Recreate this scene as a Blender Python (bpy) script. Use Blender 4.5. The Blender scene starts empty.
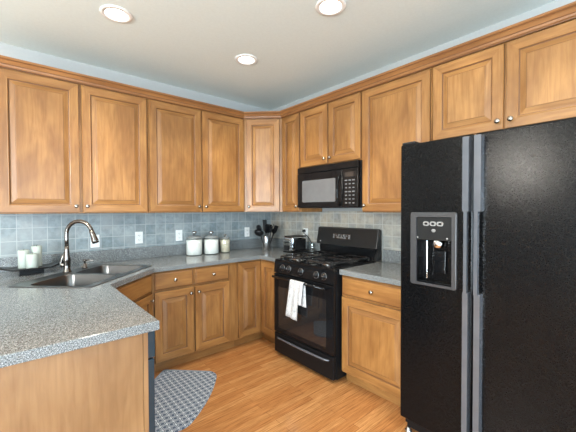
import bpy, bmesh, math, random
from mathutils import Vector, Matrix
random.seed(7)
C = bpy.context.scene.collection
SC = bpy.context.scene
PI = math.pi

# ------------------------------------------------------------------ camera
YAW, PITCH, ROLL = 0.8582, -0.0194, -0.0035
cd = bpy.data.cameras.new('camera'); cam = bpy.data.objects.new('camera', cd); C.objects.link(cam)
cd.sensor_width = 36; cd.lens = 321.02/576*36; cd.clip_start = 0.05
F = Vector((math.cos(YAW)*math.cos(PITCH), math.sin(YAW)*math.cos(PITCH), math.sin(PITCH)))
R = Vector((math.sin(YAW), -math.cos(YAW), 0)); U = R.cross(F)
R2 = R*math.cos(ROLL)+U*math.sin(ROLL); U2 = -R*math.sin(ROLL)+U*math.cos(ROLL)
M = Matrix.Identity(4)
for i in range(3):
    M[i][0] = R2[i]; M[i][1] = U2[i]; M[i][2] = -F[i]
M.translation = (-2.6075, -3.3601, 1.3889)
cam.matrix_world = M
SC.camera = cam

# ------------------------------------------------------------------ world, daylight, exposure
SC.view_settings.view_transform = 'Standard'
SC.view_settings.look = 'None'
SC.view_settings.gamma = 1.0
SC.view_settings.use_curve_mapping = False
SC.view_settings.exposure = -0.1
w = bpy.data.worlds.new('sky'); SC.world = w; w.use_nodes = True
w.node_tree.nodes['Background'].inputs[0].default_value = (0.75, 0.88, 1.0, 1)
w.node_tree.nodes['Background'].inputs[1].default_value = 1.6

def area(name, loc, direction, sx, sy, energy, col):
    l = bpy.data.lights.new(name, 'AREA'); l.shape = 'RECTANGLE'; l.size = sx; l.size_y = sy
    l.energy = energy; l.color = col
    o = bpy.data.objects.new(name, l); C.objects.link(o); o.location = loc
    o.rotation_euler = Vector(direction).to_track_quat('-Z', 'Z').to_euler()
    return o
# daylight standing outside the two windows of the room
area('daylight_front', (-2.9, -6.85, 1.10), (0, 1, 0), 3.4, 2.1, 300, (0.70, 0.87, 1.0))
area('daylight_left', (-6.35, -4.65, 1.10), (1, 0, 0), 2.8, 2.1, 760, (0.82, 0.93, 1.0))
ADDED_PENDANT_E = 620.0
LAMP_W, LAMP_COL = 9, (1.0, 0.91, 0.79)

# ------------------------------------------------------------------ helpers
class MB:
    def __init__(s): s.bm = bmesh.new()
    def _add(s, t, mi=0, smooth=False, mat=None):
        if mat is not None: bmesh.ops.transform(t, matrix=mat, verts=t.verts)
        mp = {v: s.bm.verts.new(v.co) for v in t.verts}
        for f in t.faces:
            try: n = s.bm.faces.new([mp[v] for v in f.verts])
            except ValueError: continue
            n.material_index = mi; n.smooth = smooth
        t.free(); return s
    def box(s, x0, x1, y0, y1, z0, z1, mi=0, bev=0.0, seg=2, mat=None):
        t = bmesh.new(); bmesh.ops.create_cube(t, size=1)
        for v in t.verts:
            v.co = Vector(((x0+x1)/2+v.co.x*(x1-x0), (y0+y1)/2+v.co.y*(y1-y0), (z0+z1)/2+v.co.z*(z1-z0)))
        if bev: bmesh.ops.bevel(t, geom=list(t.edges), offset=bev, segments=seg, affect='EDGES', profile=0.5)
        return s._add(t, mi, False, mat)
    def lathe(s, prof, n=24, mi=0, mat=None, smooth=True):
        t = bmesh.new(); rings = []
        for r, z in prof:
            if r < 1e-6: rings.append([t.verts.new((0, 0, z))])
            else: rings.append([t.verts.new((r*math.cos(2*PI*k/n), r*math.sin(2*PI*k/n), z)) for k in range(n)])
        for a, b in zip(rings, rings[1:]):
            for k in range(n):
                k2 = (k+1) % n
                if len(a) == 1 and len(b) == 1: continue
                if len(a) == 1: t.faces.new((a[0], b[k2], b[k]))
                elif len(b) == 1: t.faces.new((a[k], a[k2], b[0]))
                else: t.faces.new((a[k], a[k2], b[k2], b[k]))
        bmesh.ops.recalc_face_normals(t, faces=t.faces)
        return s._add(t, mi, smooth, mat)
    def tube(s, pts, rad, n=10, mi=0, mat=None, sx=1.0):
        pts = [Vector(p) for p in pts]; N = len(pts)
        rr = rad if isinstance(rad, (list, tuple)) else [rad]*N
        t = bmesh.new(); rings = []; up = None
        for i, p in enumerate(pts):
            d = (pts[min(i+1, N-1)]-pts[max(i-1, 0)]).normalized()
            if up is None:
                up = Vector((0, 0, 1)) if abs(d.z) < .9 else Vector((1, 0, 0))
            a = d.cross(up).normalized(); b = a.cross(d).normalized(); up = b
            rings.append([t.verts.new(p+rr[i]*(sx*math.cos(2*PI*k/n)*a+math.sin(2*PI*k/n)*b)) for k in range(n)])
        for q, r in zip(rings, rings[1:]):
            for k in range(n): t.faces.new((q[k], q[(k+1) % n], r[(k+1) % n], r[k]))
        t.faces.new(rings[0][::-1]); t.faces.new(rings[-1])
        bmesh.ops.recalc_face_normals(t, faces=t.faces)
        return s._add(t, mi, True, mat)
    def prism(s, poly, z0, z1, mi=0, bev=0.0, mat=None, top_only=False, holes=(), seg=2):
        t = bmesh.new()
        def loop(pl, z): return [t.verts.new((x, y, z)) for x, y in pl]
        tops = []; bots = []
        for pl in [poly]+list(holes):
            a = loop(pl, z0); b = loop(pl, z1); n = len(pl)
            bots.append(a); tops.append(b)
            for k in range(n): t.faces.new((a[k], a[(k+1) % n], b[(k+1) % n], b[k]))
        if holes:
            for ls in (tops, bots):
                es = []
                for l in ls:
                    for k in range(len(l)):
                        es.append(t.edges.get((l[k], l[(k+1) % len(l)])))
                bmesh.ops.triangle_fill(t, use_beauty=True, use_dissolve=False, edges=es)
        else:
            t.faces.new(tops[0]); t.faces.new(bots[0][::-1])
        bmesh.ops.recalc_face_normals(t, faces=t.faces)
        if bev:
            es = []
            lays = [tops[0]] if top_only else [tops[0], bots[0]]
            for l in lays:
                for k in range(len(l)): es.append(t.edges.get((l[k], l[(k+1) % len(l)])))
            bmesh.ops.bevel(t, geom=[e for e in es if e], offset=bev, segments=seg, affect='EDGES', profile=0.5)
        return s._add(t, mi, False, mat)
    def grid(s, P, mi=0, smooth=True, thick=0.0):
        t = bmesh.new(); V = [[t.verts.new(p) for p in row] for row in P]
        for i in range(len(V)-1):
            for j in range(len(V[0])-1): t.faces.new((V[i][j], V[i+1][j], V[i+1][j+1], V[i][j+1]))
        bmesh.ops.recalc_face_normals(t, faces=t.faces)
        if thick:
            bmesh.ops.solidify(t, geom=list(t.faces), thickness=thick)
            bmesh.ops.recalc_face_normals(t, faces=t.faces)
        return s._add(t, mi, smooth)
    def quadface(s, vs, mi=0, smooth=False):
        f = s.bm.faces.new([s.bm.verts.new(v) for v in vs]); f.material_index = mi; f.smooth = smooth; return s

def obj(name, mb, mats, parent=None, loc=(0, 0, 0), rotz=0.0, label=None):
    me = bpy.data.meshes.new(name); mb.bm.to_mesh(me); mb.bm.free()
    for m in (mats if isinstance(mats, (list, tuple)) else [mats]): me.materials.append(m)
    o = bpy.data.objects.new(name, me); C.objects.link(o)
    o.location = loc; o.rotation_euler = (0, 0, rotz)
    if parent: o.parent = parent
    if label: o['label'] = label
    return o
def thing(name, label, cat, loc=(0, 0, 0), rotz=0.0, group=None):
    o = bpy.data.objects.new(name, None); C.objects.link(o); o.location = loc; o.rotation_euler = (0, 0, rotz)
    o.empty_display_size = .1
    o['label'] = label; o['category'] = cat
    if group: o['group'] = group
    return o
def tag(o, label, cat, group=None):
    o['label'] = label; o['category'] = cat
    if group: o['group'] = group
    return o
def struct(name, mb, mats, parent=None):
    o = obj(name, mb, mats, parent)
    if not parent: o['kind'] = 'structure'
    return o
def dup(root, loc, rotz, label, group=None):
    r = root.copy(); C.objects.link(r); r.location = loc; r.rotation_euler = (0, 0, rotz); r['label'] = label
    if group: r['group'] = group
    for ch in list(root.children):
        c = ch.copy(); C.objects.link(c); c.parent = r
        for g in list(ch.children):
            d = g.copy(); C.objects.link(d); d.parent = c
    return r
def rrect(x0, x1, y0, y1, r, n=5):
    out = []
    for cx, cy, a0 in ((x1-r, y1-r, 0), (x0+r, y1-r, 90), (x0+r, y0+r, 180), (x1-r, y0+r, 270)):
        for k in range(n+1):
            a = math.radians(a0+90*k/n); out.append((cx+r*math.cos(a), cy+r*math.sin(a)))
    return out
def bez(p0, p1, p2, p3, n=12):
    p0, p1, p2, p3 = map(Vector, (p0, p1, p2, p3))
    return [p0*(1-t)**3+3*p1*t*(1-t)**2+3*p2*t*t*(1-t)+p3*t**3 for t in [k/n for k in range(n+1)]]
RX = Matrix.Rotation(PI/2, 4, 'X')      # lathe axis z -> -y

# ------------------------------------------------------------------ materials
def new(name):
    m = bpy.data.materials.new(name); m.use_nodes = True
    nt = m.node_tree; b = nt.nodes['Principled BSDF']
    return m, nt, b
def ramp(nt, fac, stops):
    r = nt.nodes.new('ShaderNodeValToRGB'); e = r.color_ramp.elements
    while len(e) < len(stops): e.new(0.5)
    for i, (p, c) in enumerate(stops): e[i].position = p; e[i].color = (*c, 1)
    nt.links.new(fac, r.inputs[0]); return r.outputs[0]
def noise(nt, vec, scale, detail=3, rough=.5, dist=0.0):
    n = nt.nodes.new('ShaderNodeTexNoise'); n.inputs['Scale'].default_value = scale
    n.inputs['Detail'].default_value = detail; n.inputs['Roughness'].default_value = rough
    n.inputs['Distortion'].default_value = dist
    if vec is not None: nt.links.new(vec, n.inputs['Vector'])
    return n.outputs['Fac']
def objco(nt, scale=(1, 1, 1), rnd=False):
    tc = nt.nodes.new('ShaderNodeTexCoord'); mp = nt.nodes.new('ShaderNodeMapping')
    mp.inputs['Scale'].default_value = scale; src = tc.outputs['Object']
    if rnd:
        oi = nt.nodes.new('ShaderNodeObjectInfo'); mu = nt.nodes.new('ShaderNodeMath'); mu.operation = 'MULTIPLY'
        mu.inputs[1].default_value = 37.0; nt.links.new(oi.outputs['Random'], mu.inputs[0])
        ad = nt.nodes.new('ShaderNodeVectorMath'); ad.operation = 'ADD'
        nt.links.new(src, ad.inputs[0]); nt.links.new(mu.outputs[0], ad.inputs[1]); src = ad.outputs[0]
    nt.links.new(src, mp.inputs['Vector']); return mp.outputs['Vector']
def mix(nt, fac, a, b, mode='MIX'):
    n = nt.nodes.new('ShaderNodeMix'); n.data_type = 'RGBA'; n.blend_type = mode
    for s, v in ((n.inputs[0], fac), (n.inputs[6], a), (n.inputs[7], b)):
        if hasattr(v, 'links'): nt.links.new(v, s)
        elif isinstance(v, (tuple, list)): s.default_value = (*v, 1)
        else: s.default_value = v
    return n.outputs[2]
def bump(nt, b, h, strength=.2, dist=.002):
    n = nt.nodes.new('ShaderNodeBump'); n.inputs['Strength'].default_value = strength
    n.inputs['Distance'].default_value = dist; nt.links.new(h, n.inputs['Height'])
    nt.links.new(n.outputs[0], b.inputs['Normal'])
def plain(name, col, rough=.5, metal=0.0, coat=0.0, vary=.06, spec=None):
    m, nt, b = new(name)
    v = noise(nt, objco(nt), 14, 2)
    c = ramp(nt, v, [(0.3, tuple(x*(1-vary) for x in col)), (0.7, tuple(min(1, x*(1+vary)) for x in col))])
    nt.links.new(c, b.inputs['Base Color'])
    b.inputs['Roughness'].default_value = rough; b.inputs['Metallic'].default_value = metal
    b.inputs['Coat Weight'].default_value = coat
    if spec is not None: b.inputs['Specular IOR Level'].default_value = spec
    return m
def wood(name, light, mid, dark, orient='v', rough=.38, coat=.10):
    m, nt, b = new(name)
    sc = (16, 16, 1.3) if orient == 'v' else (1.3, 1.3, 20)
    co = objco(nt, sc, True)
    g = noise(nt, co, 3.0, 5, .6, .6)
    blot = noise(nt, objco(nt, (2.2, 2.2, .9) if orient == 'v' else (.9, .9, 3), True), 2.2, 3, .6, .4)
    c1 = ramp(nt, g, [(0.28, mid), (0.62, light)])
    c2 = mix(nt, ramp(nt, blot, [(0.38, (1, 1, 1)), (0.62, (0, 0, 0))]), dark, c1)
    c2 = mix(nt, .55, c1, c2)
    oi = nt.nodes.new('ShaderNodeObjectInfo')
    hs = nt.nodes.new('ShaderNodeHueSaturation'); nt.links.new(c2, hs.inputs['Color'])
    mr = nt.nodes.new('ShaderNodeMapRange'); mr.inputs[3].default_value = .9; mr.inputs[4].default_value = 1.08
    nt.links.new(oi.outputs['Random'], mr.inputs[0]); nt.links.new(mr.outputs[0], hs.inputs['Value'])
    nt.links.new(hs.outputs[0], b.inputs['Base Color'])
    b.inputs['Roughness'].default_value = rough; b.inputs['Coat Weight'].default_value = coat
    b.inputs['Coat Roughness'].default_value = .25
    bump(nt, b, g, .05, .001)
    return m
WL, WM, WD = (.41, .200, .062), (.285, .125, .034), (.15, .056, .014)
wood_v = wood('maple_wood_upright_grain', WL, WM, WD, 'v')
wood_h = wood('maple_wood_level_grain', WL, WM, WD, 'h')
wood_p = wood('pale_maple_panel', (.315, .172, .075), (.235, .12, .048), (.165, .076, .027), 'v')
glaze_shade = plain('dark_glaze_gap_shade', (.17, .072, .024), .4, 0, .2)
crown_m = wood('crown_wood', (.36, .165, .055), (.26, .108, .034), (.17, .065, .02), 'h')
crown_d = plain('crown_glaze', (.15, .06, .02), .4)
DOORM = [wood_v, wood_h, glaze_shade]

nickel = plain('satin_nickel', (.40, .37, .33), .22, 1.0)
steel = plain('brushed_steel', (.55, .56, .57), .27, 1.0)
chrome = plain('chrome', (.8, .8, .82), .08, 1.0)
crock_steel = plain('crock_steel', (.42, .42, .43), .3, 1.0)
bronze = plain('dark_brushed_nickel', (.19, .172, .158), .2, 1.0)
sink_steel = plain('satin_sink_steel', (.15, .153, .157), .28, 1.0)
black_gloss = plain('black_gloss', (.006, .0065, .0075), .09, 0, 0, .06, .24)
black_satin = plain('black_satin', (.007, .0075, .0085), .3, 0, 0, .06, .18)
black_iron = plain('cast_iron', (.014, .014, .015), .2, 0, 0, .06, .7)
black_plastic = plain('black_plastic', (.009, .009, .010), .36, 0, 0, .06, .3)
grey_mark = plain('pale_grey_print', (.42, .43, .44), .5)
black_glass = plain('dark_oven_glass', (.014, .014, .015), .04, 0, .6)
grey_glass = plain('grey_mesh_glass', (.14, .145, .15), .07, 0, .5)
grey_plastic = plain('grey_plastic', (.05, .05, .053), .3)
console_m = plain('console_black', (.014, .0145, .015), .3, 0, 0, .06, .3)
handle_m = plain('dark_glossy_grip', (.12, .13, .15), .14, .3, .5)
button_m = plain('dim_grey_key', (.16, .16, .165), .5)
white_plastic = plain('white_plastic', (.80, .81, .80), .35)
shadow_slot = plain('dark_slot', (.02, .02, .02), .6)
wax = plain('ivory_wax', (.42, .47, .43), .55)
flour = plain('white_flour', (.85, .85, .82), .8)
oats = plain('cream_oats', (.70, .62, .47), .8, vary=.3)
trim_white = plain('white_trim', (.80, .80, .78), .4)

def fridge_mat():
    m, nt, b = new('pebbled_black_enamel')
    n = noise(nt, objco(nt), 190, 2, .5)
    c = ramp(nt, n, [(0.35, (.003, .003, .0034)), (0.7, (.006, .0061, .0066))]); nt.links.new(c, b.inputs['Base Color'])
    b.inputs['Roughness'].default_value = .2; b.inputs['Specular IOR Level'].default_value = .17
    bump(nt, b, n, .24, .002); return m
fridge_m = fridge_mat()

def counter_mat():
    m, nt, b = new('grey_speckled_laminate')
    co = objco(nt)
    a = noise(nt, co, 240, 2, .65); d = noise(nt, co, 160, 2, .6); e = noise(nt, co, 5, 2)
    base = ramp(nt, a, [(0.36, (.05, .055, .058)), (0.46, (.145, .16, .165)), (0.55, (.205, .222, .228)), (0.66, (.45, .465, .47))])
    c = mix(nt, ramp(nt, d, [(0.60, (0, 0, 0)), (0.68, (.8, .8, .8))]), base, (.12, .115, .105))
    nt.links.new(c, b.inputs['Base Color']); b.inputs['Roughness'].default_value = .17
    return m
counter_m = counter_mat()

def floor_mat():
    m, nt, b = new('oak_plank_floor')
    tc = nt.nodes.new('ShaderNodeTexCoord')
    br = nt.nodes.new('ShaderNodeTexBrick'); nt.links.new(tc.outputs['Object'], br.inputs['Vector'])
    br.offset = .37; br.offset_frequency = 2; br.squash = 1
    br.inputs['Scale'].default_value = 1; br.inputs['Brick Width'].default_value = .95; br.inputs['Row Height'].default_value = .052
    br.inputs['Mortar Size'].default_value = .0012; br.inputs['Mortar Smooth'].default_value = .3
    br.inputs['Color1'].default_value = (.53, .262, .098, 1); br.inputs['Color2'].default_value = (.42, .178, .058, 1)
    br.inputs['Mortar'].default_value = (.22, .085, .03, 1)
    g = noise(nt, objco(nt, (1.6, 30, 1)), 4, 5, .62, .5)
    c = mix(nt, 1.0, br.outputs['Color'], ramp(nt, g, [(0.3, (.62, .56, .50)), (0.65, (1.22, 1.22, 1.22))]), 'MULTIPLY')
    nt.links.new(c, b.inputs['Base Color']); b.inputs['Roughness'].default_value = .26
    b.inputs['Coat Weight'].default_value = .15
    inv = nt.nodes.new('ShaderNodeMath'); inv.operation = 'SUBTRACT'; inv.inputs[0].default_value = 1
    nt.links.new(br.outputs['Fac'], inv.inputs[1]); bump(nt, b, inv.outputs[0], .3, .001)
    return m
floor_m = floor_mat()

def tile_mat(name, axis, c1, c2, grout, warm):
    m, nt, b = new(name)
    tc = nt.nodes.new('ShaderNodeTexCoord'); sp = nt.nodes.new('ShaderNodeSeparateXYZ'); cb = nt.nodes.new('ShaderNodeCombineXYZ')
    nt.links.new(tc.outputs['Object'], sp.inputs[0])
    ad = nt.nodes.new('ShaderNodeMath'); ad.operation = 'ADD'; ad.inputs[1].default_value = 6.0215
    nt.links.new(sp.outputs[axis], ad.inputs[0]); nt.links.new(ad.outputs[0], cb.inputs[0])
    az = nt.nodes.new('ShaderNodeMath'); az.operation = 'ADD'; az.inputs[1].default_value = -1.040+10*.104
    nt.links.new(sp.outputs[2], az.inputs[0]); nt.links.new(az.outputs[0], cb.inputs[1])
    br = nt.nodes.new('ShaderNodeTexBrick'); nt.links.new(cb.outputs[0], br.inputs['Vector'])
    br.offset = 0; br.inputs['Scale'].default_value = 1; br.inputs['Brick Width'].default_value = .0985
    br.inputs['Row Height'].default_value = .104; br.inputs['Mortar Size'].default_value = .003
    br.inputs['Mortar Smooth'].default_value = .25
    br.inputs['Color1'].default_value = (*c1, 1); br.inputs['Color2'].default_value = (*c2, 1)
    br.inputs['Mortar'].default_value = (*grout, 1)
    n = noise(nt, objco(nt), 22, 5, .65, .3); n2 = noise(nt, objco(nt), 90, 2)
    c = mix(nt, 1.0, br.outputs['Color'], ramp(nt, n, [(0.3, (.72, .72, .72)), (0.7, (1.2, 1.2, 1.2))]), 'MULTIPLY')
    c = mix(nt, ramp(nt, noise(nt, objco(nt), 5.5, 1), [(0.45, (0, 0, 0)), (0.62, (.5, .5, .5))]), c, warm)
    c = mix(nt, br.outputs['Fac'], c, grout)
    nt.links.new(c, b.inputs['Base Color']); b.inputs['Roughness'].default_value = .42
    inv = nt.nodes.new('ShaderNodeMath'); inv.operation = 'SUBTRACT'; inv.inputs[0].default_value = 1
    nt.links.new(br.outputs['Fac'], inv.inputs[1])
    a2 = nt.nodes.new('ShaderNodeMath'); a2.operation = 'MULTIPLY_ADD'; a2.inputs[1].default_value = .25
    nt.links.new(n2, a2.inputs[0]); nt.links.new(inv.outputs[0], a2.inputs[2])
    bump(nt, b, a2.outputs[0], .4, .002)
    return m
tile_a = tile_mat('stone_tile_blue_daylight_cast', 0, (.195, .245, .262), (.30, .345, .36), (.385, .42, .43), (.33, .35, .35))  # blue daylight cast on the back wall put into the tile colour
tile_b = tile_mat('grey_tan_stone_tile_warm_cast', 1, (.27, .285, .275), (.41, .39, .34), (.47, .47, .44), (.44, .36, .265))  # grey and tan stone, with the warm lamp cast mixed in

def paint(name, col, rough=.7):
    m, nt, b = new(name)
    n = noise(nt, objco(nt), 60, 3)
    c = ramp(nt, n, [(0.3, tuple(x*.98 for x in col)), (0.7, tuple(x*1.02 for x in col))]); nt.links.new(c, b.inputs['Base Color'])
    b.inputs['Roughness'].default_value = rough; bump(nt, b, n, .05, .001); return m
wall_m = paint('pale_blue_grey_paint', (.40, .415, .415))
ceil_m = paint('white_ceiling_paint_cool_cast', (.70, .77, .75))  # cool cast in the paint offsets warm bounce light from the floor

def glass_mat(name, tint, fac):
    m, nt, b = new(name); nt.nodes.remove(b)
    t = nt.nodes.new('ShaderNodeBsdfTransparent'); t.inputs[0].default_value = (*tint, 1)
    g = nt.nodes.new('ShaderNodeBsdfGlossy'); g.inputs['Roughness'].default_value = .03
    mx = nt.nodes.new('ShaderNodeMixShader'); mx.inputs[0].default_value = fac
    nt.links.new(t.outputs[0], mx.inputs[1]); nt.links.new(g.outputs[0], mx.inputs[2])
    nt.links.new(mx.outputs[0], nt.nodes['Material Output'].inputs[0]); return m
pane_m = glass_mat('window_glass', (.95, .97, .98), .06)
jar_m = glass_mat('jar_glass', (.97, .985, .985), .07)

def emit(name, col, s):
    m, nt, b = new(name)
    b.inputs['Base Color'].default_value = (.9, .9, .9, 1)
    b.inputs['Emission Color'].default_value = (*col, 1); b.inputs['Emission Strength'].default_value = s; return m
lamp_glow = emit('lamp_glow', (1, .95, .86), 7.0)
can_white = plain('lamp_trim_white', (.86, .85, .82), .4)

def rug_mat():
    m, nt, b = new('woven_trellis_mat')
    tc = nt.nodes.new('ShaderNodeTexCoord'); sp = nt.nodes.new('ShaderNodeSeparateXYZ'); nt.links.new(tc.outputs['Object'], sp.inputs[0])
    def mth(op, a, b_=None):
        n = nt.nodes.new('ShaderNodeMath'); n.operation = op
        for i, v in enumerate((a, b_)):
            if v is None: continue
            if hasattr(v, 'links'): nt.links.new(v, n.inputs[i])
            else: n.inputs[i].default_value = v
        return n.outputs[0]
    k = 2*PI/.060
    cu = mth('COSINE', mth('MULTIPLY', sp.outputs[0], k)); cv = mth('COSINE', mth('MULTIPLY', sp.outputs[1], k))
    s = mth('ADD', cu, cv); a = mth('ABSOLUTE', s)
    line = mth('LESS_THAN', a, .26)
    ring = mth('LESS_THAN', mth('ABSOLUTE', mth('SUBTRACT', a, 1.1)), .17)
    f = mth('MAXIMUM', line, ring)
    # woven selvedge along the outside
    ex = mth('GREATER_THAN', mth('ABSOLUTE', sp.outputs[0]), .372); ey = mth('GREATER_THAN', sp.outputs[1], .238)
    edge = mth('MAXIMUM', ex, ey)
    c = mix(nt, f, (.07, .105, .165), (.58, .64, .70))
    c = mix(nt, edge, c, (.25, .31, .38))
    n = noise(nt, objco(nt), 260, 2); c = mix(nt, 1.0, c, ramp(nt, n, [(0.3, (.8, .8, .8)), (0.7, (1.1, 1.1, 1.1))]), 'MULTIPLY')
    nt.links.new(c, b.inputs['Base Color']); b.inputs['Roughness'].default_value = .9
    bump(nt, b, n, .3, .002); return m
rug_m = rug_mat()

def towel_mat():
    m, nt, b = new('white_cotton_towel')
    co = objco(nt); n = noise(nt, co, 240, 2)
    w1 = noise(nt, objco(nt, (1, 1, 1)), 26, 3, .6, 1.6)
    c = ramp(nt, w1, [(0.45, (.60, .60, .60)), (0.50, (.30, .31, .33)), (0.54, (.60, .60, .60))])
    nt.links.new(c, b.inputs['Base Color']); b.inputs['Roughness'].default_value = .9; bump(nt, b, n, .3, .002); return m
towel_m = towel_mat()

# ------------------------------------------------------------------ the room
ZC = 2.695; XL = -6.0; YF = -6.5; T = .12
struct('floor', MB().box(XL-T, T, YF-T, T, -.1, 0), floor_m)
CANS = [(-2.055, -.985), (-1.035, -1.965), (-1.04, -1.0), (-1.035, -2.95)]  # last one is an added lamp, out of view, for extra light
cmb = MB()
circ = [[(x+.078*math.cos(2*PI*k/28), y+.078*math.sin(2*PI*k/28)) for k in range(28)] for x, y in CANS]
cmb.prism([(XL-T, YF-T), (T, YF-T), (T, T), (XL-T, T)], ZC, ZC+.16, holes=circ)
struct('ceiling', cmb, ceil_m)
wb = struct('wall_back', MB().box(XL-T, T, 0, T, 0, ZC), wall_m)
wr = struct('wall_right', MB().box(0, T, YF-T, 0, 0, ZC), wall_m)
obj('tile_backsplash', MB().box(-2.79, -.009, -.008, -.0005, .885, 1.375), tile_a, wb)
obj('tile_backsplash', MB().box(-.008, -.0005, -2.31, -.001, .885, 1.375), tile_b, wr)

def window_wall(name, wname, axis, pos, sgn, a0, a1, b0, b1, z0, z1):
    """wall in plane axis=pos, running b0..b1, with an opening a0..a1 x z0..z1"""
    mb = MB()
    def bx(m, p, q, za, zb, d0=0.0, d1=T, bev=0):
        lo, hi = sorted((pos+sgn*d0, pos+sgn*d1))
        if axis == 'x': m.box(lo, hi, p, q, za, zb, bev=bev)
        else: m.box(p, q, lo, hi, za, zb, bev=bev)
    bx(mb, b0, a0, 0, ZC); bx(mb, a1, b1, 0, ZC); bx(mb, a0, a1, 0, z0); bx(mb, a0, a1, z1, ZC)
    struct(name, mb, wall_m)
    pn = MB(); bx(pn, a0+.03, a1-.03, z0+.03, z1-.03, .055, .060)
    win = struct(wname, pn, pane_m)
    fr = MB()
    for p, q, za, zb in ((a0, a0+.06, z0, z1), (a1-.06, a1, z0, z1), (a0+.06, a1-.06, z0, z0+.06), (a0+.06, a1-.06, z1-.06, z1)):
        bx(fr, p, q, za, zb, .03, .09)
    n = 4
    for k in range(1, n):
        c = a0+(a1-a0)*k/n; bx(fr, c-.03, c+.03, z0+.06, z1-.06, .035, .085)
    c = z0+(z1-z0)*.72; bx(fr, a0+.06, a1-.06, c-.02, c+.02, .037, .083)
    obj('window_frame', fr, trim_white, win)
    cs = MB()
    for p, q, za, zb in ((a0-.09, a0, z0-.05, z1+.09), (a1, a1+.09, z0-.05, z1+.09), (a0, a1, z0-.05, z0), (a0, a1, z1, z1+.09)):
        bx(cs, p, q, za, zb, -.018, -.0005)
    obj('window_casing', cs, trim_white, win)
window_wall('wall_front', 'window_1', 'y', YF, -1, -4.6, -1.2, XL-T, T, .06, 2.15)
window_wall('wall_left', 'window_2', 'x', XL, -1, -6.05, -3.25, YF, 0, .06, 2.15)
struct('baseboard_back', MB().box(XL, -2.80, -.015, -.0005, .001, .10, bev=.003), trim_white)
struct('baseboard_right', MB().box(-.015, -.0005, YF, -3.30, .001, .10, bev=.003), trim_white)

# ------------------------------------------------------------------ cabinet pieces
def raised_door(w, h, st=.055, t=.020):
    """cope-and-stick frame round a raised panel; front faces -y; origin lower left, back at y=0"""
    mb = MB()
    prof = [(0, 0, 2), (0, .015, 2), (.003, t, 0), (st, t, 0), (st+.003, t+.0015, 0), (st+.008, t-.001, 0), (st+.010, .011, 2), (st+.014, .0095, 2),  # dark door sides paint shade into the gaps; panel grooves are glaze
            (st+.020, .0110, 0), (st+.044, .0185, 0), (st+.0465, .0185, 2), (st+.049, .0200, 0)]
    bm = mb.bm; prev = None
    def ring(i, d): return [bm.verts.new(p) for p in ((i, -d, i), (w-i, -d, i), (w-i, -d, h-i), (i, -d, h-i))]
    rings = [ring(i, d) for i, d, m in prof]
    for (a, b, pf) in zip(rings, rings[1:], prof[1:]):
        for k in range(4):
            f = bm.faces.new((a[k], a[(k+1) % 4], b[(k+1) % 4], b[k]))
            f.material_index = 2 if pf[2] == 2 else (1 if k in (0, 2) else 0)
    f = bm.faces.new(rings[-1]); f.material_index = 0
    f = bm.faces.new(rings[0][::-1]); f.material_index = 0
    bmesh.ops.recalc_face_normals(bm, faces=bm.faces)
    return mb
def slab_front(w, h, t=.020):
    mb = MB(); bm = mb.bm
    prof = [(0, 0), (0, .012), (.004, .0165), (.010, .017), (.014, t)]
    rings = [[bm.verts.new(p) for p in ((i, -d, i), (w-i, -d, i), (w-i, -d, h-i), (i, -d, h-i))] for i, d in prof]
    for n, (a, b) in enumerate(zip(rings, rings[1:])):
        for k in range(4):
            f = bm.faces.new((a[k], a[(k+1) % 4], b[(k+1) % 4], b[k])); f.material_index = 2 if n == 2 else 1
    f = bm.faces.new(rings[-1]); f.material_index = 1
    bm.faces.new(rings[0][::-1]); bmesh.ops.recalc_face_normals(bm, faces=bm.faces)
    return mb
kmb = MB().lathe([(.0, 0), (.009, 0), (.0065, .004), (.0055, .012), (.013, .017), (.0155, .021), (.0145, .026), (.008, .029), (0, .030)], 20, mat=RX)
knob_mesh = bpy.data.meshes.new('knob'); kmb.bm.to_mesh(knob_mesh); kmb.bm.free(); knob_mesh.materials.append(nickel)
def knob(parent, x, z, t=.020):
    o = bpy.data.objects.new('knob', knob_mesh); C.objects.link(o); o.parent = parent; o.location = (x, -t, z); return o
def door(parent, x0, x1, z0, z1, kn=None, y=0.0):
    d = obj('door', raised_door(x1-x0, z1-z0), DOORM, parent, (x0, y-.0005, z0))
    if kn:
        kx = .028 if kn[0] == 'l' else (x1-x0-.028)
        kz = .05 if kn[1] == 'b' else z1-z0-.05
        knob(d, kx, kz)
    return d
def drawer(parent, x0, x1, z0, z1, kn=True):
    d = obj('drawer', slab_front(x1-x0, z1-z0), DOORM, parent, (x0, -.0005, z0))
    if kn: knob(d, (x1-x0)/2, (z1-z0)/2)
    return d

# ------------------------------------------------------------------ wall cabinets
UB, UT = 1.366, 2.40; DT = 2.385; DB = 1.374
def wall_cab(label, loc, rotz, w, z0=UB, z1=UT, depth=.319):
    t = thing('wall_cabinet', label, 'cabinet', loc, rotz, 'maple wall cabinets')
    obj('body', MB().box(.0005, w-.0005, 0, depth, z0, z1, bev=.0015, seg=1), wood_v, t)
    return t
YU = -.33                               # face frame plane on the back wall; doors at -.35
a1 = wall_cab('maple double-door wall cabinet above the candle tray and sink', (-2.70, YU, 0), 0, 1.038)
door(a1, .028, .512, DB, DT, 'rb'); door(a1, .531, 1.025, DB, DT, 'lb')
a2 = wall_cab('maple double-door wall cabinet above the glass canisters', (-1.660, YU, 0), 0, 1.020)
door(a2, .010, .504, DB, DT, 'rb'); door(a2, .522, 1.013, DB, DT, 'lb')
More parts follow.
